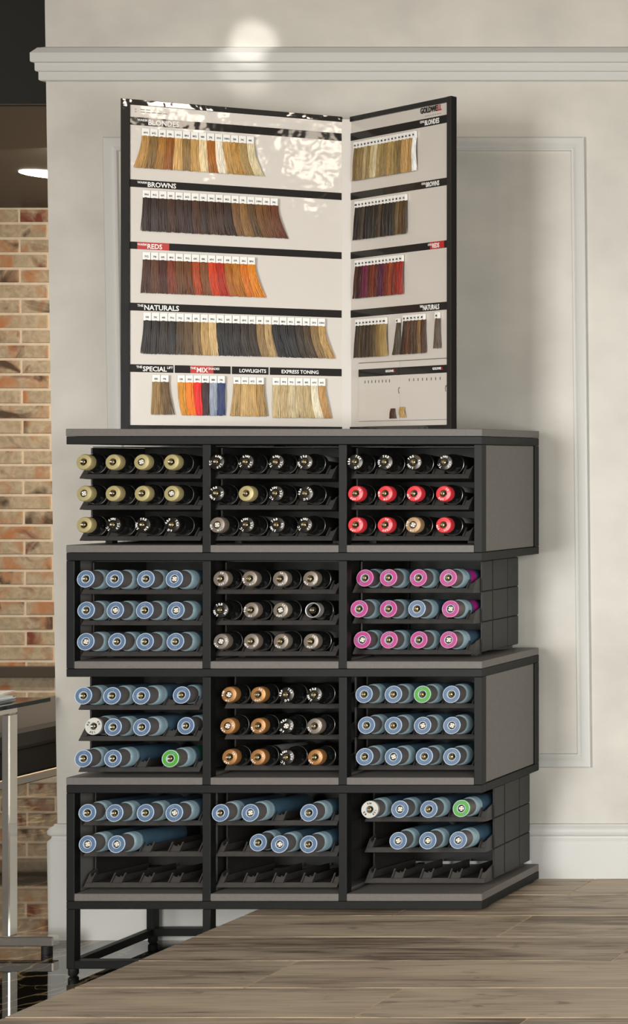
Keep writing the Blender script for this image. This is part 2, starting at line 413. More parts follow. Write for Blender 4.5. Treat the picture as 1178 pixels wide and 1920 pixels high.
for c in (2, 3):
    for y in (.02, DEP-.03): sp('foot', 'rubber_black', PX[c]+.002-OX*0, PX[c]+T-.002, y, y+.012, 0, rails[4]-T)
sp('top_board', 'board_grey', PX[0]-.0005, XRT+.0005, -.001, DEP, ZT-BT, ZT, .001)
for k in range(4):
    z1 = ZB[k]; z0 = z1-BT
    if k in (1, 3): left0 = PX[0]+T+G
    else: left0 = PX[0]
    sp('shelf_board', 'board_grey', left0, PX[1]-G, -.0005, DEP-.001, z0, z1)
    sp('shelf_board', 'board_grey', PX[1]+T+G, PX[2]-G, -.0005, DEP-.001, z0, z1)
    sp('shelf_board', 'board_grey', PX[2]+T+G, (PX[3]-G if k in (0, 2) else XRT), -.0005, DEP-.001, z0, z1)
for k in (0, 2):
    o = sp('side_panel', 'panel_grey', XRT-.008, XRT-.003, T+.001, DEP-T-.001, lev[k][1]+.001, lev[k][0]-.001); o['label'] = 'grey laminate side panel'
for k in (1, 3):
    o = sp('side_panel', 'panel_grey', PX[0]+.003, PX[0]+.008, T+.001, DEP-T-.001, lev[k][1]+.001, lev[k][0]-.001)

# ------------------------------------------------------------------ bottle racks
RW = .2504; PIT = .0644; HP = .0598
sd = (math.sin(R(35)), math.cos(R(35)))
def slant(x, s, n): return (x, s*sd[0]-n*sd[1], s*sd[1]+n*sd[0])
def f_tray(bm):
    h = RW/2
    prism(bm, [(-h, 0), (h, 0), (h, .0105), (-h, .0105)], -.002, 0, f=lambda a, b, n: slant(a, b, n))
    # sloping floor with low ridges between the slots
    prism(bm, [(.0062, .0072), (.170, -.0085), (.170, -.0105), (.0062, .0052)], -h+.003, h-.003, 'x')
    for i in range(5):
        xc = (i-2)*HP
        prism(bm, [(.016, .006), (.165, -.008), (.165, .006), (.016, .020)], max(-h+.003, xc-.0012), min(h-.003, xc+.0012), 'x')
    for s in (-1, 1):
        prism(bm, [(0, 0), (.0125, .018), (.0170, .0245), (.034, .030), (.034, -.003), (.012, -.002)], s*h-(.0022 if s > 0 else 0), s*h+(.0022 if s < 0 else 0), 'x')
bm = bmesh.new(); f_tray(bm); TRAY = mesh('tray', bm, 'rack_lip')
def divider_mesh(w0, w1, ribs):
    bm = bmesh.new(); n = 8; top = []
    for i in range(n+1):
        a = i/n; x = w1-(w1-w0)*a
        top.append((x, .0275-.0055*math.sin(math.pi*a)))
    prism(bm, [(w0, .0095), (w1, .0095)]+top, -.0018, 0, f=lambda a, b, h: slant(a, b, h))
    for rx in ribs:
        prism(bm, [(rx-.0014, .009), (rx+.0014, .009), (rx+.0014, .0300), (rx-.0014, .0300)], 0, .0030, f=lambda a, b, h: slant(a, b, h))
    return mesh('divider', bm, 'rack_lip')
DM = divider_mesh(-.0122, .0122, (-.0108, .0108)); DLm = divider_mesh(0, .0122, (.0108,)); DRm = divider_mesh(-.0122, 0, (-.0108,))
def f_side(bm):
    # moulded side: plate with a proud centre field and grooves
    box(bm, 0, .0025, 0, .143, .0004, PIT-.0004, .0006)
    def field(y0, y1):
        prism(bm, [(y0, .004), (y0+.004, .0015), (y1, .0015), (y1, PIT-.0015), (y0, PIT-.0015)], .0025, .0037, 'x')
    field(.041, .098); box(bm, .0025, .0037, .1005, .142, .0015, PIT-.0015, .0004); box(bm, .0025, .0037, .001, .0385, .0015, PIT-.0015, .0004)
bm = bmesh.new(); f_side(bm); SIDER = mesh('side_panel', bm, 'rack_plastic')
bm = bmesh.new(); f_side(bm); bm.transform(Matrix.Scale(-1, 4, (1, 0, 0))); SIDEL = mesh('side_panel', bm, 'rack_plastic')
bm = bmesh.new(); box(bm, -RW/2, RW/2, .172, .175, 0, PIT); BACK = mesh('back_panel', bm, 'rack_plastic')
bm = bmesh.new(); box(bm, -RW/2, RW/2, .034, .175, 0, .002); LID = mesh('lid', bm, 'rack_plastic')
bm = bmesh.new(); box(bm, -.007, .007, -.007, .007, 0, .0084); FOOT = mesh('foot', bm, 'rack_plastic')
LV = ['top', 'second', 'third', 'bottom']; CN = ['left', 'middle', 'right']
# lip left pixel and lip front depth for each rack
RK = {(0, 0): (149, .014), (0, 1): (395.5, .014), (0, 2): (652, .014), (1, 0): (152, .014), (1, 1): (403, .018), (1, 2): (661, .044),
      (2, 0): (147, .014), (2, 1): (421, .030), (2, 2): (671, .034), (3, 0): (156, .014), (3, 1): (405, .014), (3, 2): (684, .046)}
RX = {}
LIPZ = .0092
for (l, c), (lp, y0) in RK.items():
    xc = fx(lp, D0+y0)+RW/2; RX[(l, c)] = (xc, y0)
    state = {(3, 0): ', lowest tray empty', (3, 1): ', lowest tray empty', (3, 2): ', lowest tray empty'}.get((l, c), '')
    rk = thing('bottle_rack', f'black plastic three-tray bottle rack, {LV[l]} shelf level, {CN[c]} bay{state}', 'bottle rack', (xc, y0, ZB[l]), 'black bottle racks in the shelf')
    for t in range(3):
        z = LIPZ+(2-t)*PIT
        tr = link('tray', TRAY, rk, (0, 0, z))
        for i in range(5):
            mm = DLm if i == 0 else DRm if i == 4 else DM
            x = -RW/2+.0022 if i == 0 else RW/2-.0022 if i == 4 else (i-2)*HP
            link('divider', mm, tr, (x, 0, 0))
        zz = LIPZ-.0008+(2-t)*PIT
        link('side_panel', SIDER, rk, (RW/2, .032, zz)); link('side_panel', SIDEL, rk, (-RW/2, .032, zz)); link('back_panel', BACK, rk, (0, 0, zz))
    link('lid', LID, rk, (0, 0, LIPZ+3*PIT-.0008))
    for x in (-RW/2+.022, RW/2-.022):
        for y in (.055, .155): link('foot', FOOT, rk, (x, y, 0))

# ------------------------------------------------------------------ bottles
def lm(name, prof, m, sm=35, **k):
    bm = bmesh.new(); lathe(bm, prof, 28, **k); return mesh(name, bm, m, sm)
BLEN = .165
NOZ = lm('nozzle', [(.0014, .0012), (.0020, .0018), (.0020, .009)], 'gold_metal', cap0=True)
def f_spring(bm):
    for y, r in ((.0016, .0062), (.004, .0055), (.0066, .0046)):
        lathe(bm, [(r-.0007, y), (r, y-.0008), (r+.0007, y), (r, y+.0008), (r-.0007, y)], 18, a0=R(60), a1=R(330))
bm = bmesh.new(); f_spring(bm); SPR = mesh('spring', bm, 'gold_metal', 40)
def f_plug(bm):
    for i in range(4):
        a = R(90*i+20); pts = []
        for j in range(5): pts.append((.0052*math.cos(a+R(17*j)), .0052*math.sin(a+R(17*j))))
        pts += [(.0016*math.cos(a+R(60)), .0016*math.sin(a+R(60))), (.0016*math.cos(a+R(8)), .0016*math.sin(a+R(8)))]
        prism(bm, pts, .0008, .006, 'y')
    lathe(bm, [(.0019, .0004), (.0019, .006)], 12, True)
bm = bmesh.new(); f_plug(bm); PLUG = mesh('plug', bm, 'plug_white', 40)
HOLE = lm('hole', [(.0077, .0006), (.0074, .010), (0.0001, .0102)], 'hole_dark')
def ring_letters(words, r, size, m, y=-.0003):
    """short printed codes set around the face of a cap"""
    bm = bmesh.new()
    for wd, ang in words:
        step = size*.78/r
        for i, ch in enumerate(wd):
            a = R(ang)-(i-(len(wd)-1)/2)*step
            t = bmesh.new(); t.from_mesh(text_mesh(ch, size, m, bold=size*.02, ex=.0002))
            t.transform(Matrix.Translation((-size*.33, -size*.35, 0)))
            t.transform(Matrix.Rotation(a-R(90), 4, 'Z')); t.transform(Matrix.Translation((r*math.cos(a), r*math.sin(a), 0)))
            t.transform(Matrix.Rotation(R(90), 4, 'X')); t.transform(Matrix.Translation((0, y, 0)))
            me = bpy.data.meshes.new('t'); t.to_mesh(me); t.free(); bm.from_mesh(me); bpy.data.meshes.remove(me)
    return mesh('lettering', bm, m)
LB = [ring_letters([('6NN', 95), ('TC', 215), ('250', 335)], .0121, .0064, 'print_white'),
      ring_letters([('7RB', 110), ('5NN', 225), ('8N', 350)], .0121, .0064, 'print_white'),
      ring_letters([('4BP', 140), ('6G', 260), ('7KR', 20)], .0121, .0064, 'print_white')]
LS = [ring_letters([('5B', 40), ('6KG', 250)], .0121, .0050, 'print_white'), ring_letters([('8GB', 200), ('7N', 300)], .0121, .0050, 'print_white')]
LBL = [ring_letters([('6RB', 90), ('60', 270)], .0128, .0046, 'ring_ink'), ring_letters([('7N', 60), ('120', 220)], .0128, .0046, 'ring_ink')]
LK = [ring_letters([('9N', 70), ('8G', 190), ('120', 300)], .0126, .0056, 'print_black')]
def cap_dark(m):
    return lm('cap_'+m, [(.0072, .0012), (.0078, 0), (.0088, 0), (.0150, .0012), (.0163, .0030), (.0165, .0130), (.0150, .0135)], m)
CAPS = {k: cap_dark(m) for k, m in dict(gold='cap_gold', black='cap_black', red='cap_red', copper='cap_copper', taupe='cap_taupe', brown='cap_brown').items()}
SHB = lm('shoulder', [(.0150, .0125), (.0160, .0135), (.0175, .0190), (.0203, .0250), (.0205, .0330)], 'gloss_black')
RIMB = lm('crimp_ring', [(.0203, .0333), (.0211, .0338), (.0211, .0348), (.0203, .0354)], 'steel_rim')
BODB = lm('body', [(.0203, .0340), (.0206, .0380), (.0206, BLEN-.004), (.0195, BLEN)], 'can_black', cap1=True)
bm = bmesh.new(); lathe(bm, [(.0208, .044), (.0208, .135)], 14, a0=R(20), a1=R(150)); LABB = mesh('label', bm, 'label_silver', 40)
RINGC = lm('cap_ring', [(.0136, .0003), (.0150, 0), (.0158, .0006), (.0160, .012), (.015, .013)], 'label_silver')
# blue family
def ring_face(m): return lm('cap_'+m, [(.0088, .0002), (.0165, .0002), (.0174, .0010), (.0174, .0050)], m)
RF = {k: ring_face(m) for k, m in dict(blue='ring_blue', magenta='ring_magenta', green='ring_green', beige='ring_beige').items()}
RIMW = lm('rim', [(.0163, .0002), (.0168, -.0004), (.0175, .0000), (.0178, .0008), (.0176, .0016)], 'ring_rim')
RIMP = lm('rim', [(.0163, .0002), (.0168, -.0004), (.0175, .0000), (.0178, .0008), (.0176, .0016)], 'rim_pink')
RIMI = lm('inner_rim', [(.0090, .0002), (.0087, -.0004), (.0080, -.0004), (.0076, .0008), (.0075, .002)], 'ring_rim')
NECK = lm('neck', [(.0172, .0048), (.0174, .0060), (.0176, .0245), (.0160, .0260)], 'neck_taupe')
SHL = lm('shoulder', [(.0172, .0245), (.0192, .0262), (.0202, .0300), (.0205, .0380), (.0200, .0386), (.0200, .0394), (.0205, .0400), (.0205, .0440)], 'shoulder_blue')
BODL = lm('body', [(.0203, .0436), (.0205, .0470), (.0205, BLEN-.003), (.0195, BLEN)], 'can_blue', cap1=True)
bm = bmesh.new(); lathe(bm, [(.0207, .050), (.0207, .070)], 14, a0=R(-20), a1=R(120)); LABM = mesh('label', bm, 'can_label_magenta', 40)
bm = bmesh.new(); lathe(bm, [(.0207, .056), (.0207, .130)], 14, a0=R(-20), a1=R(120)); LABG = mesh('label', bm, 'can_label_green', 40)

ORD = ['first', 'second', 'third', 'fourth']; ROW = ['upper', 'middle', 'lower']
LOOK = dict(gold='black bottle with gold cap', black='glossy black bottle with black cap', red='black bottle with red cap', copper='black bottle with copper cap',
            taupe='black bottle with taupe cap', brown='black bottle with tan cap', ring='black bottle with silver-rimmed nozzle', blue='blue can with pale blue ring',
            magenta='blue can with pink ring', green='blue can with green ring', beige='blue can with beige ring')
def bottle(l, c, row, slot, px, kind, plug=False, label=None):
    xc, y0 = RX[(l, c)]
    xs = xc+(slot-1.5)*HP
    d = (CX-xs)*FPX/(VX-px)
    off = max(-.044, min(.012, d-D0-y0))
    tilt = R(6.2)
    zl = ZB[l]+LIPZ+(2-row)*PIT
    z = zl+.0300-off*math.tan(tilt)
    b = thing('hair_colour_bottle', f'{LOOK[kind]}, {ORD[slot]} slot, {ROW[row]} tray, {LV[l]} shelf, {CN[c]} bay', 'bottle',
              (xs, y0+off, z), 'hair colour bottles in the racks')
    b.rotation_euler = (-tilt, 0, R(random.uniform(-.8, .8)))
    roll = random.uniform(-40, 40)
    def add(name, me, par=b, r=0):
        o = link(name, me, par); o.rotation_euler = (0, R(r), 0); return o
    if kind in CAPS:
        cap = add('cap', CAPS[kind]); add('shoulder', SHB); add('crimp_ring', RIMB); add('body', BODB)
        if kind == 'black': add('lettering', random.choice(LB), cap, roll)
        elif kind != 'gold': add('lettering', random.choice(LS), cap, roll)
        if label: add('label', LABB)
    elif kind == 'ring':
        cap = add('cap', RINGC); add('shoulder', SHB); add('crimp_ring', RIMB); add('body', BODB)
    else:
        cap = add('cap', RF[kind]); add('rim', RIMP if kind == 'magenta' else RIMW, cap); add('inner_rim', RIMI, cap)
        add('neck', NECK); add('shoulder', SHL); add('body', BODL)
        add('lettering', random.choice(LK) if kind == 'beige' else random.choice(LBL), cap, roll)
        if label == 'm': add('label', LABM)
        if label == 'g': add('label', LABG)
    add('hole', HOLE, cap)
    if plug: add('plug', PLUG, cap, roll)
    else: add('nozzle', NOZ, cap); add('spring', SPR, cap)
    return b
P = True
def fill(l, c, row, s, o, items):
    for slot, it in enumerate(items):
        if it is None: continue
        bottle(l, c, row, slot, it[0]*s+o, it[1], *(it[2:]))
a, b_, c_ = .2462, .2377, .3396
fill(0, 0, 0, a, 110, [(187, 'gold'), (410, 'gold'), (628, 'gold', P), (855, 'gold')])
fill(0, 0, 1, a, 110, [(190, 'gold', P), (410, 'gold'), (632, 'gold'), (857, 'gold', P)])
fill(0, 0, 2, a, 110, [(190, 'gold'), (412, 'black'), (638, 'black'), (862, 'black')])
fill(0, 1, 0, b_, 380, [(108, 'black'), (340, 'black'), (578, 'black'), (805, 'black', False, 'w')])
fill(0, 1, 1, b_, 380, [(108, 'black'), (340, 'gold'), (575, 'black'), (810, 'black')])
fill(0, 1, 2, b_, 380, [(112, 'taupe', P), (343, 'black', False, 'w'), (585, 'black'), (802, 'black')])
fill(0, 2, 0, c_, 630, [(105, 'black'), (270, 'black'), (430, 'black'), (600, 'black')])
fill(0, 2, 1, c_, 630, [(107, 'red'), (270, 'red'), (430, 'red'), (592, 'red', False, 'w')])
fill(0, 2, 2, c_, 630, [(107, 'red'), (270, 'red'), (425, 'brown', P), (592, 'red', False, 'w')])
fill(1, 0, 0, a, 110, [(205, 'blue'), (425, 'blue'), (663, 'blue'), (880, 'blue', P)])
fill(1, 0, 1, a, 110, [(208, 'blue'), (430, 'blue', P), (655, 'blue'), (892, 'blue', P)])
fill(1, 0, 2, a, 110, [(205, 'blue', P), (443, 'blue'), (657, 'blue'), (888, 'blue')])
fill(1, 1, 0, b_, 380, [(140, 'taupe', False, 'w'), (368, 'taupe'), (610, 'taupe'), (848, 'taupe')])
fill(1, 1, 1, b_, 380, [(140, 'black'), (378, 'taupe', False, 'w'), (612, 'taupe', P), (867, 'ring')])
fill(1, 1, 2, b_, 380, [(142, 'taupe', P), (380, 'taupe', False, 'w'), (615, 'taupe'), (852, 'taupe', False, 'w')])
fill(1, 2, 0, c_, 630, [(160, 'magenta'), (290, 'magenta'), (455, 'magenta'), (620, 'magenta', False, 'm')])
fill(1, 2, 1, c_, 630, [(128, 'magenta'), (290, 'magenta'), (447, 'blue'), (632, 'magenta', P, 'm')])
fill(1, 2, 2, c_, 630, [(145, 'magenta', P), (293, 'magenta'), (458, 'magenta'), (622, 'magenta', P)])
fill(2, 0, 0, a, 110, [(187, 'blue'), (405, 'blue'), (628, 'blue'), (935, 'blue')])
fill(2, 0, 1, a, 110, [(265, 'beige'), (413, 'blue'), (632, 'blue'), (968, 'blue')])
fill(2, 0, 2, a, 110, [(187, 'blue'), (412, 'blue'), None, (850, 'green', False, 'g')])
fill(2, 1, 0, b_, 380, [(205, 'copper', P), (435, 'copper'), (660, 'black'), (880, 'black')])
fill(2, 1, 1, b_, 380, [(195, 'copper', P), (435, 'copper'), (657, 'black', P), (880, 'taupe')])
fill(2, 1, 2, b_, 380, [(210, 'copper'), (433, 'copper', False, 'w'), (660, 'black'), (885, 'copper')])
fill(2, 2, 0, c_, 630, [(155, 'blue'), (317, 'blue'), (477, 'green'), (637, 'blue')])
fill(2, 2, 1, c_, 630, [(168, 'blue'), (317, 'blue'), (478, 'blue', P), (640, 'blue', P)])
fill(2, 2, 2, c_, 630, [(158, 'blue'), (317, 'blue', P), (488, 'blue'), (640, 'blue')])
fill(3, 0, 0, a, 110, [(217, 'blue'), (425, 'blue'), (660, 'blue'), (880, 'blue', P)])
fill(3, 0, 1, a, 110, [(218, 'blue', P), (440, 'blue', P)])
fill(3, 1, 0, b_, 380, [(140, 'blue'), (375, 'blue', P), None, (838, 'blue')])
fill(3, 1, 1, b_, 380, [None, (437, 'blue'), (607, 'blue', P), (835, 'blue')])
fill(3, 2, 0, c_, 630, [(187, 'beige'), (353, 'blue', P), (513, 'blue'), (692, 'green', P)])
fill(3, 2, 1, c_, 630, [None, (343, 'blue', P), (507, 'blue', P), (675, 'blue', P)])

# ------------------------------------------------------------------ hair swatch chart
PL = Vector((fx(228, 3.05), 3.05-D0)); PH = Vector((fx(650, 3.213), 3.213-D0)); PR = Vector((fx(848, 3.03), 3.03-D0))
CH = 1.680-ZT
ch = thing('swatch_chart', 'open two-panel chart of hair colour swatches standing on the shelf', 'swatch chart', (PH.x, PH.y, ZT))
def make_board(A, B):
    """upright board whose front face runs from A to B; local x along it, front towards local -y"""
    v = B-A; ang = math.atan2(v.y, v.x); W = v.length
    bd = part('board', 'chart_white', ch, lambda bm: box(bm, 0, W, 0, .008, .0, CH, .0005))
    bd.location = (A.x-PH.x, A.y-PH.y, 0); bd.rotation_euler = (0, 0, ang)
    e = v/W
    def uv(px, py):
        rd = Vector((-(VX-px)/FPX, 1.0)); o = Vector((CX, -D0))
        n = Vector((-e.y, e.x)); d = (A-o).dot(n)/rd.dot(n)
        hit = o+rd*d
        return (hit-A).dot(e), CZ-(py-VY)/FPX*d-ZT
    return bd, uv, W
BLB, uvl, WL = make_board(PL, PH-Vector((.009, -.0)))
BRB, uvr, WR = make_board(PH+Vector((.009, 0)), PR)
F = -.0006
def bp(name, m, bd, x0, x1, z0, z1, y0=-.0008, y1=0, bev=0): return boxpart(name, m, bd, x0, x1, y0, y1, z0, z1, bev)
BW = .0145
for bd, W, outer in ((BLB, WL, 0), (BRB, WR, 1)):
    bp('border', 'film_black', bd, 0, W, CH-.0105, CH+.001, -.0022, .009, .0008)
    bp('border', 'film_black', bd, 0, W, 0, .0085, -.0022, .009, .0008)
    if outer == 0: bp('border', 'film_black', bd, -.001, BW, 0, CH+.001, -.0026, .0095, .0008)
    else: bp('border', 'film_black', bd, W-BW, W+.001, 0, CH+.001, -.0030, .0095, .0008)
part('hinge_strip', 'hinge_white', ch, lambda bm: box(bm, -.0105, .0105, -.0015, .006, 0, CH-.004, .001), loc=(0, 0, 0))

zbar = [(CH-(.0372), CH-(.0372+.0165))]
def vl(y): return uvl(243, y)[1]
bars = [(218.6, 233.5), (336, 350), (452.7, 466.3), (567.3, 582), (682.8, 697.3)]
def text_on(bd, body, u, z, size, m='print_white', bold=.02, sx=.8, right=False):
    me = text_mesh(body, size, m, bold*size)
    wd = max(v.co.x for v in me.vertices)*sx
    o = link('lettering', me, bd, (u-(wd if right else 0), -.0013, z), (R(90), 0, 0)); o.scale = (sx, 1, 1); return wd
UL0, UL1 = BW, WL
UR0, UR1 = 0, WR-BW
heads = [('WARM', 'BLONDES'), ('WARM', 'BROWNS'), ('WARM', 'REDS'), ('THE', 'NATURALS')]
headr = [('COOL', 'BLONDES'), ('COOL', 'BROWNS'), ('COOL', 'REDS'), ('THE', 'NATURALS')]
for i, (yt, yb) in enumerate(bars[:4]):
    zt, zb = vl(yt), vl(yb); h = zt-zb
    bp('header_band', 'band_black', BLB, UL0, UL1, zb, zt)
    bp('header_band', 'band_black', BRB, UR0, UR1, zb, zt)
    if i == 2:
        bp('red_patch', 'print_red', BLB, UL0+.012, UL0+.066, zb, zt, -.0010); bp('red_patch', 'print_red', BRB, UR1-.062, UR1-.012, zb, zt, -.0010)
    u = uvl(258, yt)[0]
    wd = text_on(BLB, heads[i][0], u, zb+h*.52, h*.42)
    text_on(BLB, heads[i][1], u+wd+.001, zb+h*.14, h*.92)
    ur = uvr(825, yt)[0]
    wd = text_on(BRB, headr[i][1], ur, zb+h*.16, h*.90, right=True)
    text_on(BRB, headr[i][0], ur-wd-.001, zb+h*.52, h*.42, right=True)
zt, zb = vl(bars[4][0]), vl(bars[4][1]); h = zt-zb
cuts = [UL0, uvl(326.6, 690)[0], uvl(433.8, 690)[0], uvl(505, 690)[0], UL1]
for q in range(4): bp('header_band', 'band_black', BLB, cuts[q]+(.0012 if q else 0), cuts[q+1]-.0012, zb, zt)
bp('red_patch', 'print_red', BLB, cuts[1]+.028, cuts[1]+.068, zb, zt, -.0010)
u = uvl(256, 690)[0]; wd = text_on(BLB, 'THE', u, zb+h*.52, h*.42); w2 = text_on(BLB, 'SPECIAL', u+wd+.001, zb+h*.14, h*.88); text_on(BLB, 'LIFT', u+wd+w2+.0015, zb+h*.5, h*.42)
u = uvl(357, 690)[0]; wd = text_on(BLB, 'THE', u, zb+h*.52, h*.42); w2 = text_on(BLB, 'MIX', u+wd+.001, zb+h*.14, h*.88); text_on(BLB, 'SHADES', u+wd+w2+.0015, zb+h*.5, h*.42)
text_on(BLB, 'LOWLIGHTS', uvl(449, 690)[0], zb+h*.25, h*.66); text_on(BLB, 'EXPRESS TONING', uvl(528, 690)[0], zb+h*.25, h*.66)
# brand line on top of the right panel, small print on top of the left one
ug = uvr(829, 205)[0]; zg = uvr(829, 206)[1]
w1 = text_on(BRB, 'LL', ug, zg, .0165, 'print_red', .03, .85, True); text_on(BRB, 'GOLDWE', ug-w1-.0005, zg, .0165, 'print_black', .03, .85, True)
for q in range(7): bp('print_line', 'neck_taupe', BRB, ug-.060+q*.0086, ug-.060+q*.0086+.0055, zg-.0070, zg-.0062, -.0006)
ul = uvl(253, 205)[0]
for yy, n in ((204, 3), (208.5, 6)):
    zl_ = uvl(253, yy)[1]
    for q in range(n): bp('print_line', 'neck_taupe', BLB, ul+q*.0095, ul+q*.0095+(.0025 if q == 0 else .0072), zl_-.0012, zl_, -.0006)

HAIR = {}
def hair_mesh(wd, ln, f0, f1, seed):
    rnd = random.Random(seed); bm = bmesh.new(); n = 30; S = 7
    for i in range(n):
        a = (i+.5)/n; x0 = (a-.5)*wd*.94; fl = f0+(f1-f0)*a+rnd.uniform(-.0016, .0016)
        y0 = -.0012-.0028*math.sin(math.pi*a)-rnd.uniform(0, .0012); L2 = ln*(1-rnd.uniform(0, .035)); hw = rnd.uniform(.0006, .0011)
        A = []
        for k in range(S+1):
            t = k/S; x = x0*(1+.12*t)+fl*t**1.8+.0005*math.sin(5*t+i); y = y0-.0022*math.sin(math.pi*min(1, t*1.1))*(.7+.3*a); z = -L2*t
            ww = hw*(1 if t < .9 else .7)
            A.append((bm.verts.new((x-ww, y+.0005, z)), bm.verts.new((x, y-.0004, z)), bm.verts.new((x+ww, y+.0005, z))))
        for p, q in zip(A, A[1:]):
            bm.faces.new((p[0], p[1], q[1], q[0])); bm.faces.new((p[1], p[2], q[2], q[1]))
    for f in bm.faces: f.smooth = True
    return mesh('hair_swatch', bm, 'hair')
CODES = ['3N', '4N', '5N', '6N', '7N', '8N', '9N', '10N', '6G', '7G', '8G', '9G', '5B', '6B', '7B', '8B', '6K', '7K', '5R', '6R', '7R', '8K', '4R']
def swatches(bd, uv, pxa, pxb, ytag, ytop, ybot, yref, cols, fl0, fl1, seed, tagtxt=True, tags=True):
    u0 = uv(pxa, yref)[0]; u1 = uv(pxb, yref)[0]; n = len(cols); w_ = (u1-u0)/n
    za, zt_, zb_ = (uv(pxa, y)[1] for y in (ytag, ytop, ybot))
    for i, h in enumerate(cols):
        uc = u0+w_*(i+.5); t = (i+.5)/n
        fa, fb = fl0+(fl1-fl0)*(i/n), fl0+(fl1-fl0)*((i+1)/n)
        jit = random.uniform(-.0012, .0012)
        key = (round(w_, 5), round(fa, 5), round(zt_-zb_, 4))
        o = link('hair_swatch', hair_mesh(w_, zt_-zb_, fa+jit, fb+jit, seed*100+i), bd, (uc, -.0012, zt_+.001))
        o.color = lin(h)
        if tags:
            k = ('tag', round(w_, 4), round(za-zt_, 4))
            if k not in HAIR:
                bm = bmesh.new(); box(bm, -w_*.47, w_*.47, -.0060, -.0012, 0, za-zt_, .0003); HAIR[k] = mesh('swatch_tag', bm, 'tag_white')
            tg = link('swatch_tag', HAIR[k], bd, (uc, 0, zt_))
            if tagtxt:
                me = text_mesh(CODES[(i*5+seed*3) % len(CODES)], .0056, 'print_black', .0001)
                wd = max(v.co.x for v in me.vertices)
                sx = min(1, w_*.72/wd)
                t_ = link('lettering', me, bd, (uc-wd*sx/2, -.0063, zt_+(za-zt_)*.30), (R(90), 0, 0)); t_.scale = (sx, 1, 1)
def cl(s): return s.split()
swatches(BLB, uvl, 267, 478, 241, 255, 317, 255, cl('b98d4e 8a6a3a a4722e 96581c d9ab6a 8f7040 c79c5c ead2a4 a8641e efe2cc c69a58 b88a44 a88a54 d9c8a0'), -.011, .017, 1)
swatches(BLB, uvl, 268.5, 522.5, 357, 371, 435, 371, cl('35261f 3a2a24 3d2a20 4a2f20 3f2b22 3a2620 503222 3c281e 4a3020 432a1e 3a251c 7a5530 8a6434 5f4526 744a22 6e421e 68391c'), -.001, .016, 2)
swatches(BLB, uvl, 268.5, 480, 473, 487, 551, 487, cl('4a2c1c 5e3820 4a2216 7a3216 6a4220 6b3a18 a8400f 7d4a22 c83c0c b02c10 a86010 b06c14 d07010 dc8414'), -.003, .017, 3)
swatches(BLB, uvl, 270, 611, 586, 601, 665, 601, cl('28221f 2e2420 3a2e26 2c2422 4f3c28 5f4628 80643c b8945c d2b07c 282320 2c2522 2e2520 35291f 3a2d20 8f7248 b09060 221d1c 241f1d 2a2421 3b2c1e 4a3820 8a6c40 b49058'), -.003, .017, 4)
swatches(BLB, uvl, 286.5, 318, 703, 716, 779, 716, cl('947440 6a4f2c'), -.001, .008, 5)
swatches(BLB, uvl, 334, 423.5, 703.5, 717, 780, 717, cl('d08c24 f07a0c e01c14 3a1e24 9aa2b0 2c3a66'), .007, -.002, 6)
swatches(BLB, uvl, 438.5, 496.4, 707, 720, 782, 720, cl('b08e58 c8a468 c09a5c a8844c'), -.003, .006, 7)
swatches(BLB, uvl, 512, 611.5, 708, 722, 785, 722, cl('c4ac7c bca074 c8b48c c0a87c b8a070 e0d4b8 b48850'), .001, .010, 8)
# right panel
def vr(y): return uvr(663, y)[1]
swatches(BRB, uvr, 668, 784, 268, 280, 341, 280, cl('7a6238 8a7246 8c744a b09a6c 947c50 c0aa7c d0c09c a48c5c 907848 8c7448 b08c50 9c8450 8c7240 7c6438 b8925a c49c60 a8844c efece8'), -.010, -.003, 9)
swatches(BRB, uvr, 669.7, 766, 379, 391, 452, 391, cl('2c241e 332a22 4a3e30 2e261f 2a221c 382e24 30281f 4a3822 352a20 30261e 2a221a 3a3022 6a5636 5a4020 4e3a22'), -.010, -.004, 10)
swatches(BRB, uvr, 670, 759.5, 489, 501, 561.5, 501, cl('4a2a1c 3e2420 5e2032 6a1e38 5c2818 74301a 5a2418 4a1a30 5e1e34 702a12 8c3a14 6e2818 8e2c1a 9c2a20'), -.010, -.002, 11)
swatches(BRB, uvr, 671, 728.5, 600, 612, 672.5, 612, cl('3c3022 4a3c28 443420 3e2e1e 463624 5a4628 7c6234 9a7c48 a88a54'), -.009, .001, 12)
swatches(BRB, uvr, 747, 753.5, 598, 606, 667, 606, cl('4e4230'), -.016, -.002, 13)
swatches(BRB, uvr, 760, 800.5, 592, 603, 666, 603, cl('3a2818 5e3820 4e3a28 4c3420 7a5c34 4a2e18'), -.010, .002, 14)
swatches(BRB, uvr, 820, 828, 586, 598, 655, 598, cl('5e5040'), -.006, .003, 15)
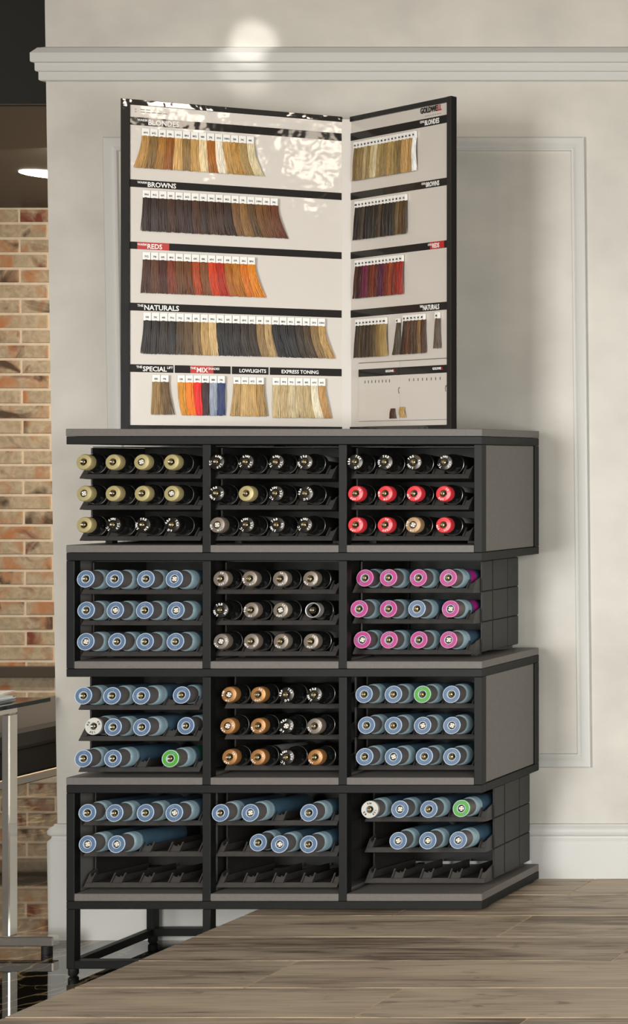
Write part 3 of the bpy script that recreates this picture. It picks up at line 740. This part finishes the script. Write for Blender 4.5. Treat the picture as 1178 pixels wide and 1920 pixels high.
# lower right: two small cards with headers, pin marks and little swatches
z1 = uvr(674.4, 693)[1]; z0 = uvr(674.4, 707)[1]; um = uvr(750.5, 700)[0]; u0 = uvr(674.4, 700)[0]; u1 = UR1-.001
zc0 = uvr(674.4, 790)[1]
for i, (aa, bb) in enumerate(((u0, um-.0008), (um+.0008, u1))):
    bp('card', 'chart_white', BRB, aa, bb, zc0, uvr(674.4, 682)[1], -.0016, 0, .0003)
    o = bp('header_band', 'band_black', BRB, aa, bb, z0, z1, -.0022, -.0014)
    me = text_mesh('GOLDWE', .0070, 'print_white', .0002); wd = max(v.co.x for v in me.vertices)
    me2 = text_mesh('LL', .0070, 'print_red', .0002); wd2 = max(v.co.x for v in me2.vertices)
    link('lettering', me, BRB, (bb-.012-wd-wd2, -.0026, (z0+z1)/2-.001), (R(90), 0, 0)); link('lettering', me2, BRB, (bb-.0115-wd2, -.0026, (z0+z1)/2-.001), (R(90), 0, 0))
    for q in range(8):
        x = aa+.024+q*(bb-aa-.06)/7+(.012 if i else 0)
        bp('pin_mark', 'print_black', BRB, x, x+.0014, z0-.0145, z0-.0085, -.0022, -.0014)
    def f_slot(bm):
        pts = [(.0035*math.cos(R(t)), .007*math.sin(R(t))) for t in range(60, 280, 20)]
        pts += [(.0018*math.cos(R(t)), .0045*math.sin(R(t))) for t in range(260, 40, -20)]
        prism(bm, pts, -.0022, -.0014, 'y')
    part('finger_cut', 'neck_taupe', BRB, f_slot, loc=((um if i == 0 else u1-.002), 0, uvr(750, 732)[1]))
bp('card_edge', 'neck_taupe', BRB, u0, u1, uvr(674.4, 681.5)[1], uvr(674.4, 681)[1]+.0006, -.0018, 0)
bp('card_edge', 'neck_taupe', BRB, u0, u1, zc0-.0006, zc0, -.0018, 0)
swatches(BRB, uvr, 736, 744, 760, 767, 786, 767, cl('4a2e1c'), -.003, .002, 16, False, False)
swatches(BRB, uvr, 753, 762, 757, 764, 784, 764, cl('b08f58'), -.001, .002, 17, False, False)

# ------------------------------------------------------------------ lounge bench, side table, magazines
be = thing('lounge_bench', 'dark grey upholstered bench on a chrome rail before the brick wall', 'bench', (-1.3, .9, ZLOW))
X1 = -.945; XB = -1.30; Yb0, Yb1 = .30, 1.55
def bb(name, m, x0, x1, y0, y1, z0, z1, bev=.003): return boxpart(name, m, be, x0+1.3, x1+1.3, y0-.9, y1-.9, z0-ZLOW, z1-ZLOW, bev)
bb('cushion', 'bench_fabric', XB, X1, Yb0, Yb1, .237, .288, .010)
bb('seat_base', 'bench_dark', XB, X1-.004, Yb0+.004, Yb1-.004, .176, .236, .004)
for x in (X1-.02, XB): bb('side_rail', 'chrome', x, x+.02, Yb0, Yb1, .154, .1755, .002)
for y in (Yb0, Yb1-.02): bb('end_rail', 'chrome', XB+.0205, X1-.0205, y, y+.02, .154, .1755, .002)
for x in (X1-.02, XB):
    for y in (Yb0, Yb1-.02): bb('leg', 'chrome', x, x+.02, y, y+.02, ZLOW, .1538, .002)

TX, TY = -.98, -.1
tb = thing('side_table', 'low side table with dark glass top and chrome frame', 'table', (TX, TY, ZLOW))
def tt(name, m, x0, x1, y0, y1, z0, z1, bev=.001): return boxpart(name, m, tb, x0-TX, x1-TX, y0-TY, y1-TY, z0-ZLOW, z1-ZLOW, bev)
ZTT = .405
tt('table_top', 'glass_dark', -1.34, -.652, -.45, .222, ZTT-.009, ZTT, .001)
for x0, x1 in ((-.689, -.672), (-1.31, -1.293)):
    for y in (.140, -.39): tt('leg', 'chrome', x0, x1, y, y+.022, -.099, ZTT-.0245, .002)
    tt('top_bar', 'chrome', x0, x1, -.42, .162, ZTT-.0240, ZTT-.0094, .002)
for y in (.140, -.39):
    tt('base_bar', 'chrome', -1.41, -.578, y, y+.018, -.1200, -.0992, .002)
    for x in (-.598, -1.39):
        bmz = bmesh.new(); lathe(bmz, [(.010, 0), (.010, .0168)], 14, True, True); bmz.transform(Matrix.Rotation(R(90), 4, 'X'))
        link('foot', mesh('foot', bmz, 'rubber_black', 40), tb, (x-TX, y+.009-TY, 0))
def magazine(label, x, y, z, rot, w_, h_, t, cover, page='paper_white'):
    m = thing('magazine', label, 'magazine', (x, y, z), 'magazines on the side table'); m.rotation_euler = (0, 0, R(rot))
    boxpart('pages', page, m, -w_/2+.001, w_/2-.001, -h_/2+.001, h_/2-.001, .0004, t-.0004, 0)
    boxpart('cover', cover, m, -w_/2, w_/2, -h_/2, h_/2, t-.0004, t, 0)
    boxpart('back_cover', cover, m, -w_/2, w_/2, -h_/2, h_/2, 0, .0004, 0)
    boxpart('spine', cover, m, -w_/2-.0006, -w_/2, -h_/2, h_/2, 0, t, 0)
magazine('dark-covered magazine at the bottom of the pile on the glass table', -.80, .055, ZTT, 8, .21, .28, .006, 'paper_dark')
magazine('pale blue magazine in the middle of the pile on the table', -.815, .05, ZTT+.006, -6, .21, .28, .005, 'paper_blue')
magazine('white magazine on top of the pile on the table', -.80, .065, ZTT+.011, 17, .22, .27, .004, 'paper_white')
